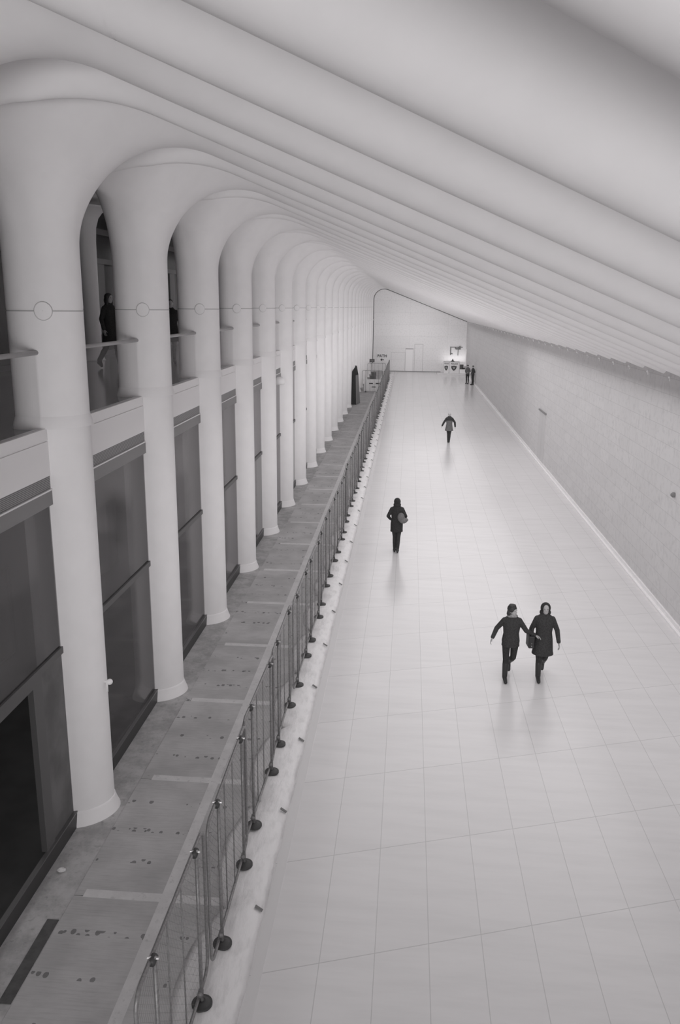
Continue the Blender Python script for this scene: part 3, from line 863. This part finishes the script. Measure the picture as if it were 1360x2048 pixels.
# ---------------------------------------------------------------- people
def remesh(mb, name, mat, parent, voxel, smooth=3):
    o = mb.build(name, mat)
    r = o.modifiers.new('r', 'REMESH'); r.mode = 'VOXEL'; r.voxel_size = voxel; r.use_smooth_shade = True
    s = o.modifiers.new('s', 'SMOOTH'); s.factor = .5; s.iterations = smooth
    dg = bpy.context.evaluated_depsgraph_get(); me = bpy.data.meshes.new_from_object(o.evaluated_get(dg))
    me.name = name
    old = o.data; o.modifiers.clear(); o.data = me; bpy.data.meshes.remove(old)
    if not me.materials: me.materials.append(M[mat])
    me.polygons.foreach_set('use_smooth', [True] * len(me.polygons))
    o.parent = parent
    return o
def hand(mb, wrist, d, palm_n, side, s=1.0, curl=.35):
    """wrist point, pointing direction d, palm normal, side = direction of the thumb"""
    d = Vector(d).normalized(); n = Vector(palm_n); n = (n - d * n.dot(d)).normalized(); t = Vector(side); t = (t - d * t.dot(d) - n * t.dot(n)).normalized()
    w_ = Vector(wrist)
    rot = Matrix((t, n, d)).transposed()
    mb.ell(w_ + d * .045 * s, (.040 * s, .016 * s, .055 * s), rot, 14, 10)
    for i, L_ in enumerate((.070, .078, .072, .057)):
        b = w_ + d * .078 * s + t * (.028 - .019 * i) * s
        r = .0088 * s
        c1 = curl * (1 + .12 * i)
        p = b; a = c1 * .5
        for q in range(3):
            dirv = (d * math.cos(a) + n * math.sin(a) + t * (.10 - .07 * i)).normalized()
            e = p + dirv * L_ * s * (.45, .31, .24)[q]
            mb.capsule(p, r, e, r * .92, 8, 3); p = e; r *= .92; a += c1
    b = w_ + d * .022 * s + t * .030 * s
    e = b + (d * .75 + t * .6 + n * .2).normalized() * .040 * s; mb.capsule(b, .012 * s, e, .0105 * s, 8, 3)
    e2 = e + (d * .95 + t * .2 + n * .25).normalized() * .032 * s; mb.capsule(e, .0105 * s, e2, .009 * s, 8, 3)
def person(name, loc, rz, label, J, voxel=.012, height=1.7, coat=None, hair='long', mats=None, boots=True, group=None, headyaw=0, scarf=False, shoulders=False, female=True):
    mats = mats or {}
    root = empty(name, loc, rz, label, 'person', group)
    s = height / 1.70; root.scale = (s, s, s)
    D = dict(hipz=.90, kneeL=(.09, 0, .49), kneeR=(-.09, 0, .49), ankL=(.09, .02, .09), ankR=(-.09, .02, .09), toeL=None, toeR=None,
             elbL=(.25, .02, 1.13), elbR=(-.25, .02, 1.13), wriL=(.27, -.06, .89), wriR=(-.27, -.06, .89), shz=1.372, shx=.155)
    D.update(J)
    V = {k: Vector(v) for k, v in D.items() if isinstance(v, tuple)}
    hl, hr = Vector((.09, 0, D['hipz'])), Vector((-.09, 0, D['hipz']))
    sl, sr = Vector((D['shx'], 0, D['shz'])), Vector((-D['shx'], 0, D['shz']))
    lean = D.get('lean', 0)
    b = MB()
    # torso
    b.loft([(0, 0, .84, .10, .09), (0, 0, .90, .16, .115), (0, 0, .98, .155, .11), (0, 0, 1.08, .13, .095), (0, -.01, 1.2, .145, .10), (0, -.01, 1.31, .16, .10), (0, 0, 1.38, .14, .08), (0, 0, 1.43, .08, .055)])
    b.capsule((0, 0, 1.40), .06, (0, -.015, 1.50), .052)
    # head: skull, jaw, nose, ears, brow, lips
    ry = Matrix.Rotation(headyaw, 3, 'Z'); hc = Vector((0, -.02, 1.595))
    def hp(x, y, z): return hc + ry @ Vector((x, y, z))
    b.ell(hc + Vector((0, .0, .012)), (.073, .092, .095), ry); b.ell(hp(0, -.028, -.045), (.055, .062, .068), ry)
    b.capsule(hp(0, -.086, .018), .009, hp(0, -.104, -.018), .014, 8, 3)
    b.capsule(hp(-.02, -.086, -.050), .007, hp(.02, -.086, -.050), .007, 8, 3)
    b.capsule(hp(-.035, -.079, .030), .008, hp(.035, -.079, .030), .008, 8, 3)
    for sg in (-1, 1): b.ell(hp(.074 * sg, .005, -.01), (.011, .02, .03), ry, 10, 8)
    for S_, E_, W_, H_ in ((sl, V['elbL'], V['wriL'], 1), (sr, V['elbR'], V['wriR'], -1)):
        b.capsule(S_, .052, E_, .038); b.capsule(E_, .038, W_, .024)
        dd_ = (W_ - E_).normalized()
        fwdv = Vector((0, -1, 0)); inn = Vector((-H_, 0, 0))
        if abs(dd_.z) < .6: hand(b, W_, dd_, Vector((0, 0, -1)), Vector((0, -1, 0)) if abs(dd_.y) < .7 else inn)
        else: hand(b, W_, dd_, inn, fwdv)
    def foot(A, toe):
        toe = toe or A + Vector((0, -.17, -.055)); return toe
    for H_, K_, A_, T_ in ((hl, V['kneeL'], V['ankL'], D['toeL']), (hr, V['kneeR'], V['ankR'], D['toeR'])):
        b.capsule(H_, .082, K_, .055); c = K_ + (A_ - K_) * .3 + Vector((0, .012, 0)); b.capsule(K_, .052, c, .052); b.capsule(c, .052, A_, .034)
        b.capsule(A_, .035, foot(A_, Vector(T_) if T_ else None), .026)
    remesh(b, 'body', mats.get('skin', 'skin'), root, voxel, 2)
    # trousers
    tz = .96
    b = MB(); b.loft([(0, 0, .80, .12, .10), (0, 0, .86, .175, .125), (0, 0, .93, .18, .125), (0, 0, tz + .04, .165, .115)])
    for H_, K_, A_ in ((hl, V['kneeL'], V['ankL']), (hr, V['kneeR'], V['ankR'])):
        b.capsule(H_ - Vector((0, 0, .03)), .092, K_, .063); c = K_ + (A_ - K_) * .35 + Vector((0, .012, 0)); b.capsule(K_, .063, c, .062); b.capsule(c, .062, A_ + (K_ - A_) * .12, .05)
    remesh(b, 'trousers', mats.get('trousers', 'trouser'), root, voxel, 2)
    # shoes / boots
    for K_, A_, T_ in ((V['kneeL'], V['ankL'], D['toeL']), (V['kneeR'], V['ankR'], D['toeR'])):
        b = MB(); toe = foot(A_, Vector(T_) if T_ else None); f_ = (toe - A_); f_.z = 0; f_ = f_.normalized() if f_.length > .01 else Vector((0, -1, 0))
        b.capsule(A_ + Vector((0, 0, -.005)), .052, toe + Vector((0, 0, .008)), .038); b.capsule(A_ - f_ * .035 + Vector((0, 0, -.055)), .034, toe + Vector((0, 0, -.004)), .03)
        if boots: b.capsule(A_, .055, A_ + (K_ - A_) * .75, .066)
        else: b.capsule(A_ + Vector((0, 0, -.02)), .05, A_ + Vector((0, 0, .02)), .046)
        remesh(b, 'boot' if boots else 'shoe', 'boot', root, voxel, 2)
    # coat
    ch = coat or .78; fl = D.get('flare', .03)
    b = MB()
    rings = [(0, .0, ch, .19 + fl, .15 + fl), (0, 0, ch + .06, .185 + fl * .8, .145 + fl * .8)]
    if ch < .85: rings.append((0, 0, .92, .19, .145))
    rings += [(0, 0, 1.08, .165, .125), (0, -.01, 1.22, .18, .13), (0, -.01, 1.33, .198, .128), (0, 0, 1.38, .19, .112), (0, 0, 1.425, .155, .095), (0, 0, 1.46, .105, .082), (0, 0, 1.50, .078, .07)]
    b.loft(rings)
    for S_, E_, W_ in ((sl, V['elbL'], V['wriL']), (sr, V['elbR'], V['wriR'])):
        b.capsule(S_, .062, E_, .052); b.capsule(E_, .052, E_ + (W_ - E_) * .9, .043)
    co_ = remesh(b, 'coat', mats.get('coat', 'coat'), root, voxel, 3)
    if shoulders:
        b = MB(); b.loft([(0, 0, 1.27, .20, .138), (0, 0, 1.34, .206, .137), (0, 0, 1.39, .195, .118), (0, 0, 1.435, .16, .10), (0, 0, 1.47, .108, .085), (0, 0, 1.51, .08, .075)])
        for S_, E_, W_ in ((sl, V['elbL'], V['wriL']), (sr, V['elbR'], V['wriR'])):
            b.capsule(S_, .067, E_, .058); b.capsule(E_, .060, E_ + (W_ - E_) * .92, .048)
        remesh(b, 'yoke', 'coat2', root, voxel, 2)
    # hair
    b = MB()
    if hair == 'long':
        b.ell(hp(0, .018, .030), (.090, .098, .095), ry); b.ell(hp(0, .055, -.05), (.092, .062, .11), ry)
        for sg in (-1, 1): b.capsule(hp(.076 * sg, -.01, .03), .026, hp(.085 * sg, .0, -.13), .034)
    elif hair == 'wavy':
        b.ell(hp(0, .02, .036), (.098, .104, .098), ry)
        for i in range(16):
            a = PI * (i / 15) ; b.ell(hp(.088 * math.cos(a), .02 + .07 * math.sin(a), -.05 + .02 * math.sin(5 * i)), (.032, .032, .045), ry, 10, 8)
        for i in range(14):
            a = 2.4 * i; q = .045 * math.sqrt(i / 13); b.ell(hp(q * 1.3 * math.cos(a), .02 + q * 1.3 * math.sin(a), .112 - 6 * q * q), (.034, .034, .03), ry, 10, 8)
    elif hair == 'hood':
        b.ell(hp(0, .03, .010), (.105, .105, .118), ry); b.ell(hp(0, .04, -.09), (.118, .085, .085), ry)
    elif hair == 'short':
        b.ell(hp(0, .018, .034), (.080, .094, .088), ry)
    elif hair == 'cap':
        b.ell(hp(0, .01, .045), (.086, .102, .07), ry); b.ell(hp(0, -.085, .045), (.06, .055, .012), ry)
    remesh(b, {'hood': 'hood', 'cap': 'cap'}.get(hair, 'hair'), mats.get('hair', 'hair'), root, max(voxel, .008), 2)
    # eyes
    if voxel < .013:
        e = MB()
        for sg in (-1, 1): e.ell(hp(.030 * sg, -.084, .014), (.012, .006, .006), ry, 8, 6)
        e.build('eyes', 'hair', root, smooth=True)
    if scarf:
        b = MB()
        b.path([(.085 * math.cos(t), -.01 + .075 * math.sin(t), 1.475 - .02 * math.sin(t)) for t in [2 * PI * i / 24 for i in range(24)]], .032, 10, True)
        b.build('scarf', 'scarf', root, smooth=True)
    return root

# the two women walking towards the camera
person('person', (2.28, 16.12, 0), .03, 'woman with short wavy hair and dark jacket, head turned towards her companion', dict(
    elbR=(-.30, .06, 1.16), wriR=(-.40, -.06, .98), elbL=(.31, -.02, 1.15), wriL=(.50, -.06, 1.07),
    kneeR=(-.085, -.04, .49), ankR=(-.085, -.03, .085), kneeL=(.085, .06, .50), ankL=(.05, .42, .24), toeL=(.06, .36, .07), flare=.0),
    voxel=.0075, height=1.66, coat=.80, hair='wavy', headyaw=.75, scarf=True)
person('person', (2.96, 16.20, 0), -.03, 'woman with dark hood and long dark coat walking on the right of the pair', dict(
    elbL=(.27, .02, 1.12), wriL=(.31, -.05, .87), elbR=(-.25, .03, 1.13), wriR=(-.27, -.12, .92),
    kneeR=(-.07, -.05, .49), ankR=(-.06, -.02, .085), kneeL=(.08, .10, .48), ankL=(.08, .46, .20), toeL=(.08, .42, .06), flare=.035),
    voxel=.0075, height=1.70, coat=.60, hair='hood', mats={'coat': 'coat', 'hair': 'coat2'})
hb = empty('handbag', (2.68, 16.12, .78), .1, 'dark handbag hanging at the hip of the hooded woman', 'bag')
MB().box(-.06, .06, -.13, .13, 0, .26).build('body', 'boot', hb, bevel=.02)
MB().path([(0, -.10, .24), (.02, -.06, .38), (.04, 0, .44), (.02, .06, .38), (0, .10, .24)], .008).build('strap', 'boot', hb)
# person in the hood walking away, bag on the back
person('person', (-.23, 25.15, 0), PI, 'person in black coat and hood walking away beside the barriers', dict(
    elbL=(.27, .05, 1.15), wriL=(.20, -.10, 1.02), elbR=(-.27, .06, 1.16), wriR=(-.22, -.12, 1.03),
    kneeL=(.055, -.05, .49), ankL=(.05, .0, .085), kneeR=(-.06, .05, .49), ankR=(-.045, .12, .10), flare=.005),
    voxel=.011, height=1.75, coat=.66, hair='hood', mats={'coat': 'coat2', 'hair': 'coat2'}, boots=False)
bk = empty('shoulder_bag', (-.10, 24.96, 1.02), 0, 'grey shoulder bag on the back of the hooded walker', 'bag')
b_ = MB(); b_.ell((0, 0, .17), (.115, .07, .15)); b_.ell((.07, 0, .07), (.13, .07, .10)); b_.ell((.16, .01, .09), (.07, .05, .06)); remesh(b_, 'body', 'bag', bk, .012)
MB().path([(-.10, .0, .28), (-.12, .10, .40), (-.10, .22, .42), (.02, .26, .25)], .014).build('strap', 'boot', bk)
# grey coat walker further off
person('person', (2.42, 47.3, 0), PI - .05, 'pale-haired person in a grey coat with black shoulders walking alone', dict(
    elbL=(.30, .0, 1.15), wriL=(.40, -.02, .94), elbR=(-.31, .0, 1.16), wriR=(-.34, -.04, .90),
    kneeL=(.045, -.04, .49), ankL=(.035, -.02, .085), kneeR=(-.05, .05, .49), ankR=(-.03, .14, .10), flare=.05),
    voxel=.014, height=1.72, coat=.68, hair='short', mats={'coat': 'coatgrey', 'hair': 'hairgrey'}, boots=False, shoulders=True)
# two people standing by the booth
person('person', (5.98, 85.0, 0), -.5, 'capped person in grey uniform standing nearest the booth', dict(
    elbL=(.24, .05, 1.14), wriL=(.12, -.12, 1.05), elbR=(-.24, .05, 1.14), wriR=(-.12, -.12, 1.0), flare=-.01),
    voxel=.016, height=1.92, coat=.88, hair='cap', mats={'coat': 'shirt', 'hair': 'hair'}, boots=False)
person('person', (6.44, 84.0, 0), -1.1, 'capped person in dark uniform standing against the right wall', dict(
    elbL=(.24, .05, 1.14), wriL=(.10, -.14, 1.0), elbR=(-.24, .05, 1.14), wriR=(-.16, -.10, .92), flare=-.01),
    voxel=.016, height=1.92, coat=.88, hair='cap', mats={'coat': 'coat', 'hair': 'hair'}, boots=False)
# people on the mezzanine
person('person', (-7.6, 20.8, 5.98), 1.2, 'long-haired person in black coat striding along the mezzanine, between first and second columns', dict(
    kneeL=(.07, -.12, .50), ankL=(.06, -.20, .085), kneeR=(-.07, .08, .48), ankR=(-.06, .32, .18), toeR=(-.06, .26, .05), flare=.03),
    voxel=.012, height=1.86, coat=.55, hair='long', mats={'coat': 'coat2'}, boots=True)
tb = empty('tote_bag', (-7.95, 21.35, 6.45), .4, 'pale tote bag carried by the person on the mezzanine', 'bag')
MB().box(-.08, .08, -.17, .17, 0, .38).build('body', 'seam', tb, bevel=.03)
MB().path([(0, -.10, .36), (0, -.05, .55), (0, .05, .55), (0, .10, .36)], .008).build('handle', 'boot', tb)
person('person', (-6.62, 22.9, 5.98), .4, 'person in black coat on the mezzanine, between second and third columns', dict(
    kneeL=(.07, -.05, .50), ankL=(.06, -.06, .085), kneeR=(-.07, .03, .48), ankR=(-.06, .10, .1), flare=.02),
    voxel=.014, height=1.74, coat=.60, hair='short', mats={'coat': 'coat2', 'trousers': 'bag'}, boots=False)
